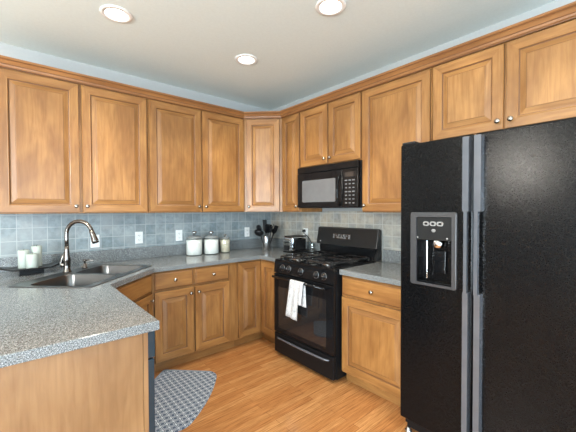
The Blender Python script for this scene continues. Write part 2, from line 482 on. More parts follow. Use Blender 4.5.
# corner cabinet: five-sided body with a door across the corner
tc = thing('corner_wall_cabinet', 'narrow angled maple wall cabinet across the room corner above the utensil crock', 'cabinet', (-.637, YU, 0), -PI/4, 'maple wall cabinets')
inv = Matrix.Rotation(PI/4, 4, 'Z')
pl = [(-.637, YU), (YU, -.637), (-.011, -.637), (-.011, -.011), (-.637, -.011)]
pl2 = []
for x, y in pl:
    v = inv @ Vector((x+.637, y-YU, 0)); pl2.append((v.x, v.y))
obj('body', MB().prism(pl2, UB, UT, bev=.0015, seg=1), wood_v, tc)
door(tc, .035, .399, DB, DT, 'lb')
RB = -PI/2
b1 = wall_cab('narrow single-door maple wall cabinet left of the microwave', (-.33, -.640, 0), RB, .292)
door(b1, .010, .283, DB, DT, 'rb')
b2 = wall_cab('short double-door maple wall cabinet above the microwave', (-.33, -.934, 0), RB, .764, 1.812, UT)
door(b2, .008, .378, 1.822, DT, 'rb'); door(b2, .392, .756, 1.822, DT, 'lb')
b3 = wall_cab('tall single-door maple wall cabinet between microwave and refrigerator', (-.33, -1.700, 0), RB, .597)
door(b3, .010, .588, DB, DT, 'lb')
b4 = wall_cab('short double-door maple wall cabinet above the refrigerator', (-.33, -2.299, 0), RB, .900, 1.862, UT)
door(b4, .009, .438, 1.872, DT, 'rb'); door(b4, .450, .890, 1.872, DT, 'lb')

# crown moulding swept along the cabinet tops
def sweep(path, prof):
    mb = MB(); bm = mb.bm; n = len(path); rows = []
    P = [Vector((x, y, 0)) for x, y in path]
    for i in range(n):
        d0 = (P[i]-P[i-1]).normalized() if i else (P[1]-P[0]).normalized()
        d1 = (P[i+1]-P[i]).normalized() if i < n-1 else d0
        n0 = Vector((d0.y, -d0.x, 0)); n1 = Vector((d1.y, -d1.x, 0))
        m = (n0+n1).normalized(); m = m/max(.2, m.dot(n0))
        rows.append([bm.verts.new(P[i]+m*o+Vector((0, 0, z))) for o, z, k in prof])
    k = len(prof)
    for a, b in zip(rows, rows[1:]):
        for j in range(k):
            f = bm.faces.new((a[j], a[(j+1) % k], b[(j+1) % k], b[j])); f.material_index = prof[j][2]
    bm.faces.new(rows[0]); bm.faces.new(rows[-1][::-1])
    bmesh.ops.recalc_face_normals(bm, faces=bm.faces); return mb
cp = [(.0215, 2.389, 1), (.026, 2.389, 1), (.028, 2.394, 0), (.036, 2.398, 0), (.040, 2.409, 1), (.038, 2.416, 0), (.050, 2.434, 0), (.056, 2.437, 1), (.054, 2.444, 0), (.058, 2.447, 0), (.058, 2.459, 0), (-.02, 2.459, 0), (-.02, 2.4015, 0), (.0215, 2.4015, 0)]
cr = obj('crown_moulding', sweep([(-2.72, YU), (-.637, YU), (YU, -.637), (YU, -3.20)], cp), [crown_m, crown_d])
tag(cr, 'stepped wood crown moulding running along the tops of all wall cabinets', 'moulding')

# ------------------------------------------------------------------ base cabinets
BT = .872
def base_body(t, w, depth=.59, toe=True):
    obj('body', MB().box(.0005, w-.0005, 0, depth, .09, BT, bev=.0015, seg=1), wood_v, t)
    obj('toe_kick', MB().box(.0005, w-.0005, .055, .070, .001, .089), wood_h, t)
ba = thing('base_cabinet', 'maple base cabinet with two drawers over two doors below the canisters', 'cabinet', (-1.7275, -.61, 0), 0, 'maple base cabinets')
base_body(ba, .816)
for (x0, x1, s) in ((.014, .354, 'r'), (.372, .722, 'l')):
    drawer(ba, x0, x1, .716, .862); door(ba, x0, x1, .108, .700, s+'t')
# sink base across the corner
th = PI/4
sb = thing('sink_base_cabinet', 'maple sink base cabinet set at an angle under the sink, largely behind the peninsula', 'cabinet', (-2.101, -.981, 0), th, 'maple base cabinets')
obj('face_frame', MB().box(.001, .522, 0, .02, .09, BT), wood_v, sb)
inv2 = Matrix.Rotation(-th, 4, 'Z')
def tol(x, y):
    v = inv2 @ Vector((x+2.101, y+.981, 0)); return (v.x, v.y)
wl = MB()
for quad in ([(-1.735, -.585), (-1.730, -.585), (-1.730, -.012), (-1.735, -.012)], [(-2.745, -.012), (-2.735, -.012), (-2.735, -1.27), (-2.745, -1.27)],
             [(-2.735, -.022), (-1.74, -.022), (-1.74, -.012), (-2.735, -.012)], [(-2.102, -1.27), (-2.102, -.984), (-2.12, -.984), (-2.12, -1.27)], [(-2.735, -1.27), (-2.125, -1.27), (-2.125, -1.255), (-2.735, -1.255)]):
    wl.prism([tol(*p) for p in quad], .09, BT)
obj('body', wl, wood_v, sb)
obj('toe_kick', MB().box(.02, .50, .075, .09, .001, .089), wood_h, sb)
obj('false_drawer_front', slab_front(.474, .146), DOORM, sb, (.024, -.0005, .716))
door(sb, .024, .498, .108, .700, 'rt')
# L-shaped corner unit with a folding pair of doors
cc = thing('corner_base_cabinet', 'maple corner base cabinet with a folding pair of doors left of the range', 'cabinet', (-.910, -.61, 0), 0, 'maple base cabinets')
pl = [(0, 0), (.300, 0), (.300, -.307), (.898, -.307), (.898, .598), (0, .598)]
obj('body', MB().prism(pl, .09, BT, bev=.0015, seg=1), wood_v, cc)
obj('toe_kick', MB().prism([(.001, .055), (.355, .055), (.355, -.306), (.37, -.306), (.37, .07), (.001, .07)], .001, .089), wood_h, cc)
door(cc, .008, .279, .108, .860)
d2 = obj('door', raised_door(.262, .752), DOORM, cc, (.2995, -.022, .108), RB)
br = thing('base_cabinet', 'maple base cabinet with one drawer over one door between range and refrigerator', 'cabinet', (-.61, -1.708, 0), RB, 'maple base cabinets')
base_body(br, .590)
drawer(br, .010, .580, .716, .862); door(br, .010, .580, .108, .700, None)

# peninsula end
pc = thing('peninsula_cabinet', 'pale maple end panel of the peninsula facing the camera beneath the speckled worktop', 'cabinet', (0, 0, 0))
obj('end_panel', MB().box(-2.765, -2.192, -1.935, -1.917, .001, BT), wood_p, pc)
obj('edge_strip', MB().box(-2.1905, -2.172, -1.938, -1.915, .001, BT), wood_p, pc)
obj('back_panel', MB().box(-2.765, -2.750, -1.916, -.03, .001, BT), wood_p, pc)

# dishwasher
blue_sheen = plain('black_enamel_blue_reflection', (.022, .045, .065), .25)  # blue daylight reflection on the black door put into its colour
dw = thing('dishwasher', 'black built-in dishwasher with a painted blue reflection, seen edge-on beside the peninsula end panel', 'dishwasher', (-2.172, -1.911, 0), PI/2)
obj('tub', MB().box(.002, .598, .0, .56, .10, .866), black_satin, dw)
obj('door', MB().box(.0, .600, -.036, -.001, .12, .735, bev=.005), blue_sheen, dw)
obj('control_panel', MB().box(.0, .600, -.040, -.001, .740, .866, bev=.006), blue_sheen, dw)
obj('kick_plate', MB().box(.002, .598, .03, .045, .001, .098), black_satin, dw)
obj('handle', MB().box(.12, .48, -.058, -.041, .752, .772, bev=.005), black_plastic, dw)

# ------------------------------------------------------------------ worktops
def rot_rect(x0, x1, y0, y1, r):
    c = math.cos(th); out = []
    for x, y in rrect(x0, x1, y0, y1, r):
        out.append((-2.160+(x-y)*c, -.612+(x+y)*c))
    return out
wt = MB()
poly = [(-2.785, -1.9585), (-2.13, -1.9585), (-2.13, -1.0545), (-1.717, -.6415), (-.6415, -.6415), (-.6415, -.926), (-.029, -.926), (-.029, -.029), (-2.785, -.029)]
wt.prism(poly, .8735, .914, bev=.004, holes=[rot_rect(-.395, .395, -.262, .262, .03)])
u1 = obj('worktop', wt, counter_m)
tag(u1, 'long grey speckled worktop wrapping from the peninsula past the sink to the range', 'countertop', 'speckled worktops')
obj('upstand', MB().box(-2.785, -.029, -.028, -.009, .8735, 1.022, bev=.003), counter_m, u1)
obj('upstand', MB().box(-.028, -.009, -.926, -.009, .8735, 1.022, bev=.003), counter_m, u1)
u2 = obj('worktop', MB().box(-.6415, -.029, -2.302, -1.703, .8735, .914, bev=.004), counter_m)
tag(u2, 'short grey speckled worktop between the black range and the refrigerator', 'countertop', 'speckled worktops')
obj('upstand', MB().box(-.028, -.009, -2.302, -1.703, .8735, 1.022, bev=.003), counter_m, u2)

# ------------------------------------------------------------------ sink, tap, soap pump
sk = thing('kitchen_sink', 'double-bowl stainless steel sink set at an angle in the corner worktop', 'sink', (-2.160, -.612, 0), th)
rm = MB()
bowls = [(-.375, -.018, -.225, .165), (.018, .375, -.225, .165)]
rm.prism(rrect(-.41, .41, -.275, .275, .04), .9145, .9185, bev=.002, top_only=True, holes=[rrect(*b, .05) for b in bowls])
obj('rim', rm, sink_steel, sk)
def bowl(b):
    mb = MB(); bm = mb.bm; rings = []
    for ins, z, r in ((0, .9186, .05), (.004, .912, .05), (.010, .80, .05), (.014, .765, .055), (.03, .745, .06), (.06, .738, .05)):
        rings.append([bm.verts.new((x, y, z)) for x, y in rrect(b[0]+ins, b[1]-ins, b[2]+ins, b[3]-ins, r)])
    for a, c in zip(rings, rings[1:]):
        n = len(a)
        for k in range(n):
            f = bm.faces.new((a[k], a[(k+1) % n], c[(k+1) % n], c[k])); f.smooth = True
    bm.faces.new(rings[-1])
    bmesh.ops.recalc_face_normals(bm, faces=bm.faces)
    bmesh.ops.reverse_faces(bm, faces=bm.faces)
    return mb
for b in bowls:
    o = obj('bowl', bowl(b), sink_steel, sk)
    obj('drain', MB().lathe([(0, .7395), (.03, .7395), (.042, .7420), (.045, .7395), (.045, .7385)], 24, mat=Matrix.Translation(((b[0]+b[1])/2, (b[2]+b[3])/2, 0))), chrome, o)

fx, fy = -2.287, -.405
ft = thing('kitchen_faucet', 'tall gooseneck dark nickel tap arching over the sink', 'faucet', (fx, fy, .919), math.radians(-42))
obj('base', MB().lathe([(0, 0), (.030, 0), (.030, .006), (.024, .012), (.022, .05), (.024, .085), (.026, .095), (.020, .125), (.0155, .17), (.0145, .20), (0, .20)], 24), bronze, ft)
pts = [Vector((0, 0, .19)), Vector((0, 0, .25)), Vector((0, 0, .29))]
for k in range(1, 13):
    a = PI*k/12*.93
    pts.append(Vector((.098*(1-math.cos(a)), 0, .29+.098*math.sin(a))))
obj('spout', MB().tube(pts, [.0145]*len(pts), 14), bronze, ft)
e = pts[-1]; d = (pts[-1]-pts[-2]).normalized()
obj('spray_head', MB().tube([e-d*.01, e+d*.01, e+d*.03, e+d*.075, e+d*.095], [.015, .017, .019, .0245, .023], 16), bronze, ft)
obj('lever', MB().tube([Vector((-.010, 0, .058)), Vector((-.040, .0, .050)), Vector((-.046, 0, .066)), Vector((-.036, 0, .105)), Vector((-.020, 0, .150))], [.017, .015, .014, .010, .006], 12), bronze, ft)
sp = thing('soap_dispenser', 'short nickel soap pump beside the tap at the back of the sink', 'soap dispenser', (-2.155, -.290, .9190), math.radians(-35))
obj('collar', MB().lathe([(0, 0), (.020, 0), (.020, .006), (.014, .010), (.013, .035), (.009, .038), (0, .038)], 20), bronze, sp)
obj('pump', MB().lathe([(0, .0385), (.007, .0385), (.007, .052), (.014, .054), (.014, .066), (.010, .069), (0, .069)], 20).tube([(0, 0, .061), (.03, 0, .064), (.062, 0, .060), (.068, 0, .054)], [.006, .0055, .005, .0045], 8), bronze, sp)

# ------------------------------------------------------------------ candle tray
ty = -.265; tx = -2.495
tr = thing('candle_tray', 'long black boat-shaped tray with raised tips on a block foot by the tap', 'tray', (tx, ty, .9145), math.radians(3))
obj('foot', MB().box(-.073, .073, -.045, .045, 0, .034, bev=.003), black_satin, tr)
rows = []
for i in range(25):
    u = -1+2*i/24; x = u*.225
    hw = .105*(1-abs(u)**2.2)+.004; z0 = .034+.036*max(0, abs(u)-.5)/.5
    rows.append([Vector((x, hw*v, z0+.010*abs(v)**3*(1-abs(u)))) for v in (-1, -.8, -.4, 0, .4, .8, 1)])
obj('dish', MB().grid(rows, thick=-.012), black_satin, tr)
def candle(x, y, r, h, label):
    c = thing('pillar_candle', label, 'candle', (x, y, .9145+.0442), 0, 'pillar candles on the black tray')
    obj('wax', MB().lathe([(0, 0), (r-.002, 0), (r, .003), (r, h-.004), (r-.003, h), (r*.75, h-.002), (r*.45, h-.006), (0, h-.007)], 28), wax, c)
    obj('wick', MB().tube([(0, 0, h-.008), (.001, 0, h+.004), (.003, .001, h+.010)], .0013, 6), black_satin, c)
candle(-2.538, -.245, .0345, .135, 'ivory pillar candle of middle height, left on the black tray')
candle(-2.460, -.215, .0345, .158, 'tallest ivory pillar candle, at the right rear of the black tray')
candle(-2.490, -.302, .0365, .108, 'shortest ivory pillar candle, in front on the black tray')

# ------------------------------------------------------------------ canisters
lid_m = plain('smoky_glass_lid', (.22, .24, .24), .12, 0, .3)
def canister(x, y, r, h, fill, cont, label, lidh):
    c = thing('canister', label, 'canister', (x, y, .9145), 0, 'glass canisters on the worktop')
    obj('jar', MB().lathe([(0, .0005), (r-.006, .0005), (r, .006), (r, h-.012), (r-.004, h-.004), (r-.004, h), (r-.007, h), (r-.007, h-.004), (r-.0035, h-.013), (r-.0035, .010), (r-.010, .006), (0, .006)], 36), jar_m, c)
    obj('contents', MB().lathe([(0, .0065), (r-.010, .0065), (r-.0045, .011), (r-.0045, fill-.004), (r-.010, fill), (0, fill+.003)], 32), cont, c)
    l = obj('lid', MB().lathe([(0, h+.001), (r-.002, h+.001), (r+.001, h+.004), (r-.001, h+.010), (r*.7, h+.020*lidh), (r*.3, h+.026*lidh), (0, h+.027*lidh)], 36), lid_m, c)
    z = h+.026*lidh
    obj('lid_knob', MB().lathe([(0, z), (r*.16, z), (r*.14, z+.008), (r*.30, z+.018*lidh), (r*.33, z+.028*lidh), (r*.22, z+.036*lidh), (0, z+.038*lidh)], 20), steel, l)
canister(-1.146, -.153, .084, .178, .163, flour, 'large glass canister of white flour, leftmost of the three', 1.2)
canister(-.968, -.190, .080, .172, .157, flour, 'large glass canister of white sugar, middle of the three', 1.2)
canister(-.796, -.178, .057, .156, .143, oats, 'small glass canister of cream-coloured contents, rightmost of the three', .75)

# ------------------------------------------------------------------ utensil crock
ux, uy = -.315, -.315
uc = thing('utensil_crock', 'plain stainless steel cylinder holding black cooking utensils in the corner', 'utensil holder', (ux, uy, .9145))
obj('cylinder', MB().lathe([(0, 0), (.0445, 0), (.0475, .003), (.0475, .163), (.046, .166), (.043, .163), (.043, .006), (0, .006)], 32), crock_steel, uc)
def utensil(name, label, ax, ay, tilt, az, head):
    """handle stands in the crock and leans towards azimuth az"""
    u = thing(name, label, 'utensil', (ux+ax, uy+ay, .9225), 0, 'black utensils in the steel crock')
    d = Vector((math.sin(tilt)*math.cos(az), math.sin(tilt)*math.sin(az), math.cos(tilt)))
    L = .195
    obj('handle', MB().tube([Vector((0, 0, 0)), d*L*.5, d*L], [.0055, .0055, .0045], 8), black_plastic, u)
    q = d.to_track_quat('Z', 'Y').to_matrix().to_4x4()
    mt = Matrix.Translation(d*(L-.002)) @ q @ Matrix.Rotation(head[3], 4, 'Z')
    hb = MB(); kind, hw, hh = head[0], head[1]*1.6, head[2]*1.25
    if kind == 'spatula':
        hb.prism([(-.008, 0), (.008, 0), (hw*.9, hh*.25), (hw, hh), (-hw, hh), (-hw*.9, hh*.25)], -.002, .002, mat=mt @ Matrix.Rotation(PI/2, 4, 'X'))
    elif kind == 'spoon':
        hb.lathe([(0, 0), (.35, .06), (.75, .25), (1, .55), (.85, .82), (.5, .96), (0, 1)], 20, mat=mt @ Matrix.Diagonal((hw, .014, hh, 1)))
    elif kind == 'ladle':
        hb.lathe([(0, 0), (.5, .05), (.85, .25), (1, .55), (.93, .55), (.8, .3), (.4, .12), (0, .08)], 22, mat=mt @ Matrix.Translation((0, -hw*.7, 0)) @ Matrix.Rotation(-.9, 4, 'X') @ Matrix.Diagonal((hw, hw, hh, 1)))
    elif kind == 'fork':
        hb.prism([(-.008, 0), (.008, 0), (hw, hh*.35), (hw, hh*.5), (-hw, hh*.5), (-hw, hh*.35)], -.002, .002, mat=mt @ Matrix.Rotation(PI/2, 4, 'X'))
        for k in range(4):
            x = -hw+.003+k*(2*hw-.006)/3
            hb.box(x-.003, x+.003, -.002, .002, hh*.5, hh, mat=mt)
    obj('head', hb, black_plastic, u)
utensil('spatula', 'black broad spatula standing tallest in the steel crock', .004, .014, .05, 2.2, ('spatula', .033, .125, .75))
utensil('serving_spoon', 'black oval spoon leaning left out of the steel crock', -.014, .016, .27, 2.4, ('spoon', .030, .085, .8))
utensil('ladle', 'black ladle head leaning hard left over the crock edge', -.020, .0, .33, 2.85, ('ladle', .036, .06, .6))
utensil('pasta_fork', 'black pronged fork leaning right out of the steel crock', .016, -.014, .30, -.75, ('fork', .026, .085, .8))
utensil('slotted_spoon', 'black spoon leaning towards the camera in the steel crock', -.012, -.018, .17, -2.15, ('spoon', .032, .09, .8))
utensil('cooking_spoon', 'black round-headed spoon leaning forward between fork and slotted spoon', .008, -.026, .20, -1.45, ('spoon', .034, .07, .7))
utensil('wide_turner', 'black wide turner at the back of the steel crock', .020, .020, .22, .55, ('spatula', .030, .085, .9))
utensil('turner', 'black narrow turner leaning right beneath the pronged fork', .026, -.004, .36, -.35, ('spatula', .020, .08, .5))

# ------------------------------------------------------------------ outlets
def outlet_proto():
    t = thing('wall_outlet', '', 'outlet', (0, 0, 0), 0, 'white outlet plates on the tile backsplash')
    obj('plate', MB().box(-.036, .036, -.006, 0, -.058, .058, bev=.0025), white_plastic, t)
    for s in (-1, 1):
        k = obj('socket', MB().box(-.017, .017, -.0085, -.0062, s*.022-.014, s*.022+.014, bev=.001, seg=1), white_plastic, t)
        obj('slot', MB().box(-.008, -.0055, -.0092, -.0086, s*.022-.004, s*.022+.006).box(.0055, .008, -.0092, -.0086, s*.022-.004, s*.022+.006).box(-.002, .002, -.0092, -.0086, s*.022-.010, s*.022-.006), shadow_slot, k)
    return t
op = outlet_proto(); op.location = (-1.654, -.0085, 1.120); op['label'] = 'white outlet plate midway between the tap and the canisters'
dup(op, (-1.251, -.0085, 1.120), 0, 'white outlet plate on the tiles just above the left canister')
dup(op, (-.388, -.0085, 1.115), 0, 'white outlet plate between the canisters and the utensil crock')
dup(op, (-2.031, -.0085, 1.110), 0, 'white outlet plate half hidden behind the tap spray head')
dup(op, (-.0085, -.668, 1.115), RB, 'white outlet plate on the right wall above the toaster, with a plug in it')

# ------------------------------------------------------------------ toaster
ts = thing('toaster', 'chrome and black two-slot toaster at the wall left of the range', 'toaster', (-.33, -.700, .9145), RB)
obj('body', MB().box(-.080, .080, .012, .245, .022, .178, bev=.018, seg=4), chrome, ts)
obj('base', MB().box(-.083, .083, .006, .250, .006, .0215, bev=.004), black_plastic, ts)
obj('end_panel', MB().box(-.060, .060, .001, .0115, .024, .150, bev=.004), steel, ts)
obj('control_face', MB().box(-.042, .042, -.004, .0005, .030, .085, bev=.003), black_plastic, ts)
obj('top_plate', MB().box(-.072, .072, .020, .238, .1785, .186, bev=.003), bronze, ts)
for s in (-1, 1): obj('slot', MB().box(s*.03-.012, s*.03+.012, .045, .215, .1865, .1875), shadow_slot, ts)
obj('side_panel', MB().box(.0805, .0845, .05, .21, .03, .15, bev=.0015), black_plastic, ts)
obj('lever', MB().box(-.016, .016, -.020, -.0015, .110, .126, bev=.004), black_plastic, ts)
cb = MB()
p = bez((.0, .258, .03), (.16, .29, -.03), (.13, .285, .14), (-.03, .288, .20), 16)
p = [Vector((0, .251, .03))]+p+[Vector((-.034, .292, .226))]
cb.tube([(q.x, q.y, max(q.z, .006)) for q in p], .0035, 8)
cb.box(-.047, -.020, .276, .309, .214, .246, bev=.004)
obj('power_cord', cb, black_plastic, ts)
jg = thing('glass_jug', 'small clear glass jug standing at the wall right of the toaster', 'jug', (-.105, -.872, .9145))
obj('bowl', MB().lathe([(0, .001), (.030, .001), (.036, .006), (.042, .04), (.040, .075), (.034, .10), (.036, .112), (.034, .112), (.032, .10), (.038, .075), (.040, .04), (.034, .008), (0, .005)], 28), jar_m, jg)
obj('handle', MB().tube(bez((.036, 0, .095), (.075, 0, .10), (.075, 0, .03), (.040, 0, .03), 10), .004, 8, mat=Matrix.Rotation(2.3, 4, 'Z')), jar_m, jg)

# ------------------------------------------------------------------ range
W = .757
rg = thing('gas_range', 'black freestanding gas range between the base cabinets', 'range', (-.655, -.935, 0), RB)
obj('body', MB().box(0, W, 0, .625, .025, .895, bev=.003), black_satin, rg)
obj('cooktop', MB().prism(rrect(-.001, W+.001, -.030, .555, .015), .8955, .918, bev=.006, top_only=True), black_gloss, rg)
# sloping control panel
cpn = MB(); cpn.prism([(-.0385, .792), (-.001, .790), (-.001, .8945), (-.026, .8945)], 0, W, bev=0, mat=Matrix(((0, 0, 1, 0), (1, 0, 0, 0), (0, 1, 0, 0), (0, 0, 0, 1))))
pnl = obj('control_panel', cpn, black_gloss, rg)
kn = MB().lathe([(0, 0), (.027, 0), (.027, .004), (.021, .007), (.019, .024), (.017, .027), (0, .027)], 24, mat=RX).box(-.0025, .0025, -.0285, -.0265, -.004, .018, mi=1)
slope = math.atan2(.012, .10)
for i, x in enumerate((.126, .212, .372, .560, .648)):
    k2 = MB().lathe([(0, 0), (.027, 0), (.027, .004), (.021, .007), (.019, .024), (.017, .027), (0, .027)], 24, mat=RX).lathe([(.0275, .0), (.0275, .0035), (.0300, .0035), (.0300, .0), (.0275, .0)], 24, 1, mat=RX).box(-.0022, .0022, -.0285, -.0268, -.004, .018, mi=1)
    o = obj('burner_knob', k2, [black_plastic, crock_steel], rg, (x, -.0335, .846)); o.rotation_euler = (-slope, 0, 0)
# oven door with window
od = obj('oven_door', MB().box(.004, W-.004, -.042, -.002, .225, .785, bev=.006), black_gloss, rg)
obj('window', MB().prism(rrect(.065, W-.075, .275, .665, .02), .042, .0445, mat=RX @ Matrix.Identity(4)), black_glass, od)
hd = MB().tube([(.045, -.090, .762), (W-.045, -.090, .762)], .0115, 14)
for x in (.06, W-.06): hd.box(x-.012, x+.012, -.086, -.043, .753, .771, bev=.003)
obj('handle', hd, black_gloss, od)
dr = obj('storage_drawer', MB().box(.004, W-.004, -.038, -.002, .028, .215, bev=.006), black_satin, rg)
lip = [Vector((.05, -.041, .178)), Vector((.09, -.054, .176)), Vector((.30, -.058, .175)), Vector((W-.30, -.058, .175)), Vector((W-.09, -.054, .176)), Vector((W-.05, -.041, .178))]
obj('handle', MB().tube(lip, [.006, .009, .010, .010, .009, .006], 12), handle_m, dr)
# burners and grates
for x, y, r in ((.19, .12, .045), (.19, .42, .036), (W-.19, .12, .038), (W-.19, .42, .045)):
    b = obj('burner', MB().lathe([(0, .0), (r*1.7, .0), (r*1.75, .002), (r*1.15, .004), (r*1.1, .012), (r, .014), (r*.6, .014), (0, .014)], 26), steel, rg, (x, y, .9185))
    obj('cap', MB().lathe([(0, .0145), (r*.92, .0145), (r*.95, .018), (r*.85, .023), (0, .024)], 26), black_iron, b)
def grate(x0, x1, y0, y1):
    g = MB(); z = .947; h = .007
    def bar(a, b, wd=.006):
        a = Vector(a); b = Vector(b); d = (b-a).normalized(); n = Vector((-d.y, d.x))*wd
        g.prism([(a.x+n.x, a.y+n.y), (a.x-n.x, a.y-n.y), (b.x-n.x, b.y-n.y), (b.x+n.x, b.y+n.y)], z-h, z+h, bev=.002)
    xs = (x0+x1)/2
    for a, b in (((x0, y0), (x1, y0)), ((x0, y1), (x1, y1)), ((x0, y0), (x0, y1)), ((x1, y0), (x1, y1))): bar(a, b)
    for yc in (y0+.12*(y1-y0)/.26, y0+(y1-y0)*.5, y1):
        pass
    bar((xs, y0), (xs, y0+.062)); bar((xs, y1-.062), (xs, y1)); bar((x0, (y0+y1)/2), (x0+.075, (y0+y1)/2)); bar((x1-.075, (y0+y1)/2), (x1, (y0+y1)/2))
    for x in (x0, x1):
        for y in (y0, y1): g.box(x-.008, x+.008, y-.008, y+.008, .9185, z-.002, bev=.002)
    return g
for x0, x1 in ((.065, .325), (W-.325, W-.065)):
    for y0, y1 in ((-.002, .253), (.272, .527)):
        obj('grate', grate(x0, x1, y0, y1), black_iron, rg)
# back guard: riser, tilted console and end caps
bgm = MB().box(.03, W-.03, .570, .625, .9185, 1.055, bev=.004)
obj('riser', bgm, black_gloss, rg)
con = MB()
con.prism([(.545, 1.030), (.625, 1.030), (.625, 1.195), (.600, 1.207), (.578, 1.200)], 0, W, bev=.008, mat=Matrix(((0, 0, 1, 0), (1, 0, 0, 0), (0, 1, 0, 0), (0, 0, 0, 1))))
con.prism([(.555, .9185), (.625, .9185), (.625, 1.12), (.600, 1.03), (.56, .95)], W-.035, W, bev=.004, mat=Matrix(((0, 0, 1, 0), (1, 0, 0, 0), (0, 1, 0, 0), (0, 0, 0, 1))))
bg = obj('console', con, console_m, rg)
tl = math.atan2(.033, .170)
dsp = obj('touch_display', MB().box(-.115, .115, -.004, -.001, -.028, .028, bev=.001, seg=1), black_glass, bg, (.340, .561, 1.118)); dsp.rotation_euler = (-tl, 0, 0)
gl = MB()
for r_, n in ((.012, 7), (-.010, 9)):
    for k in range(n):
        if r_ < 0 and k % 3 == 1 and k != 4: continue
        x = -.098+k*.196/(n-1)
        gl.box(x-.0085, x+.0085, -.0050, -.0041, r_-.0075, r_-.0045); gl.box(x-.0085, x-.0055, -.0050, -.0041, r_-.0075, r_+.0075)
        if k % 2 == 0: gl.box(x-.0085, x+.0085, -.0050, -.0041, r_+.0045, r_+.0075)
obj('display_marks', gl, grey_mark, dsp)
em = obj('maker_emblem', MB().lathe([(0, 0), (1, 0), (.9, 1), (0, 1)], 20, mat=RX @ Matrix.Diagonal((.013, .008, .002, 1))), steel, bg, (.055, .5515, 1.058)); em.rotation_euler = (-tl, 0, 0)

# dish towel over the oven handle
tb = MB(); rows = []
def tow(x0, x1, zb, yo):
    rows = []
    for i in range(15):
        x = x0+(x1-x0)*i/14; row = []
        wv = .006*math.sin(i*1.15)+.003*math.sin(i*2.7)
        for j in range(17):
            z = .778-(.778-zb(i/14))*j/16
            amp = min(1, j/6)
            xs = (x0+x1)/2+(x-(x0+x1)/2)*(1+.10*j/16)-.020*j/16
            row.append(Vector((xs, yo-.004-wv*amp-.002*amp, z)))
        rows.append(row)
    return rows
# front fall, over the bar, and back fall as one strip
strip = []
for i in range(15):
    f = i/14; wv = .005*math.sin(i*1.15)+.003*math.sin(i*2.7)
    zbot = .448-.022*f if f < .72 else .432+(.150)*min(1, (f-.72)/.06)
    row = []
    for j in range(16, -1, -1):
        q = j/16; z = .762-(.762-zbot)*q
        x = .305+.170*f+(f-.5)*.02*q-.045*q+.015*q*f
        row.append(Vector((x, -.1035-wv*min(1, q*3)-.006*q-(.004 if f > .72 else 0), z)))
    for a in (30, 60, 90, 120, 150):
        row.append(Vector((.305+.170*f, -.090-.0135*math.cos(math.radians(a)), .762+.0135*math.sin(math.radians(a)))))
    for j in range(0, 11):
        q = j/10; row.append(Vector((.305+.170*f+.01*q, -.0765+.004*math.sin(i*.9)*q, .762-.20*q)))
    strip.append(row)
tw = obj('dish_towel', MB().grid(strip, thick=.0025), towel_m, None, (-.655, -.935, 0), RB)
tag(tw, 'white dish towel with grey stitching draped over the oven door handle', 'towel')

# ------------------------------------------------------------------ microwave
mw = thing('microwave', 'black over-the-range microwave hung below the short cabinet', 'microwave', (-.345, -.936, 0), RB)
MWW = .760; Z0, Z1 = 1.405, 1.8105
obj('case', MB().box(0, MWW, 0, .333, Z0, Z1, bev=.003), black_satin, mw)
obj('vent_grille', MB().box(.002, MWW-.002, -.040, -.001, 1.750, Z1-.001, bev=.004), black_gloss, mw)
mdoor = obj('door', MB().box(.002, .588, -.042, -.001, Z0+.004, 1.747, bev=.005), black_gloss, mw)
obj('window', MB().prism(rrect(.075, .510, 1.462, 1.675, .012), .042, .0435, mat=RX), grey_glass, mdoor)
obj('handle', MB().tube([(.566, -.043, 1.695), (.566, -.062, 1.675), (.562, -.078, 1.62), (.562, -.080, 1.56), (.562, -.078, 1.50), (.566, -.062, 1.445), (.566, -.043, 1.425)], [.008, .010, .011, .011, .011, .010, .008], 12), black_gloss, mdoor)
mp = obj('control_panel', MB().box(.591, MWW-.002, -.042, -.001, Z0+.004, 1.747, bev=.005), black_gloss, mw)
obj('display', MB().box(.618, .735, -.0435, -.0424, 1.675, 1.715), black_glass, mp)
for r_ in range(7):
    for c_ in range(3):
        x = .632+c_*.040; z = 1.645-r_*.033
        if r_ in (0, 3): kb = MB().box(x-.014, x+.014, -.0436, -.0424, z-.006, z+.004, mi=0)
        else: kb = MB().box(x-.010, x+.010, -.0436, -.0424, z-.005, z+.005, mi=0)
        obj('button', kb, button_m, mp)

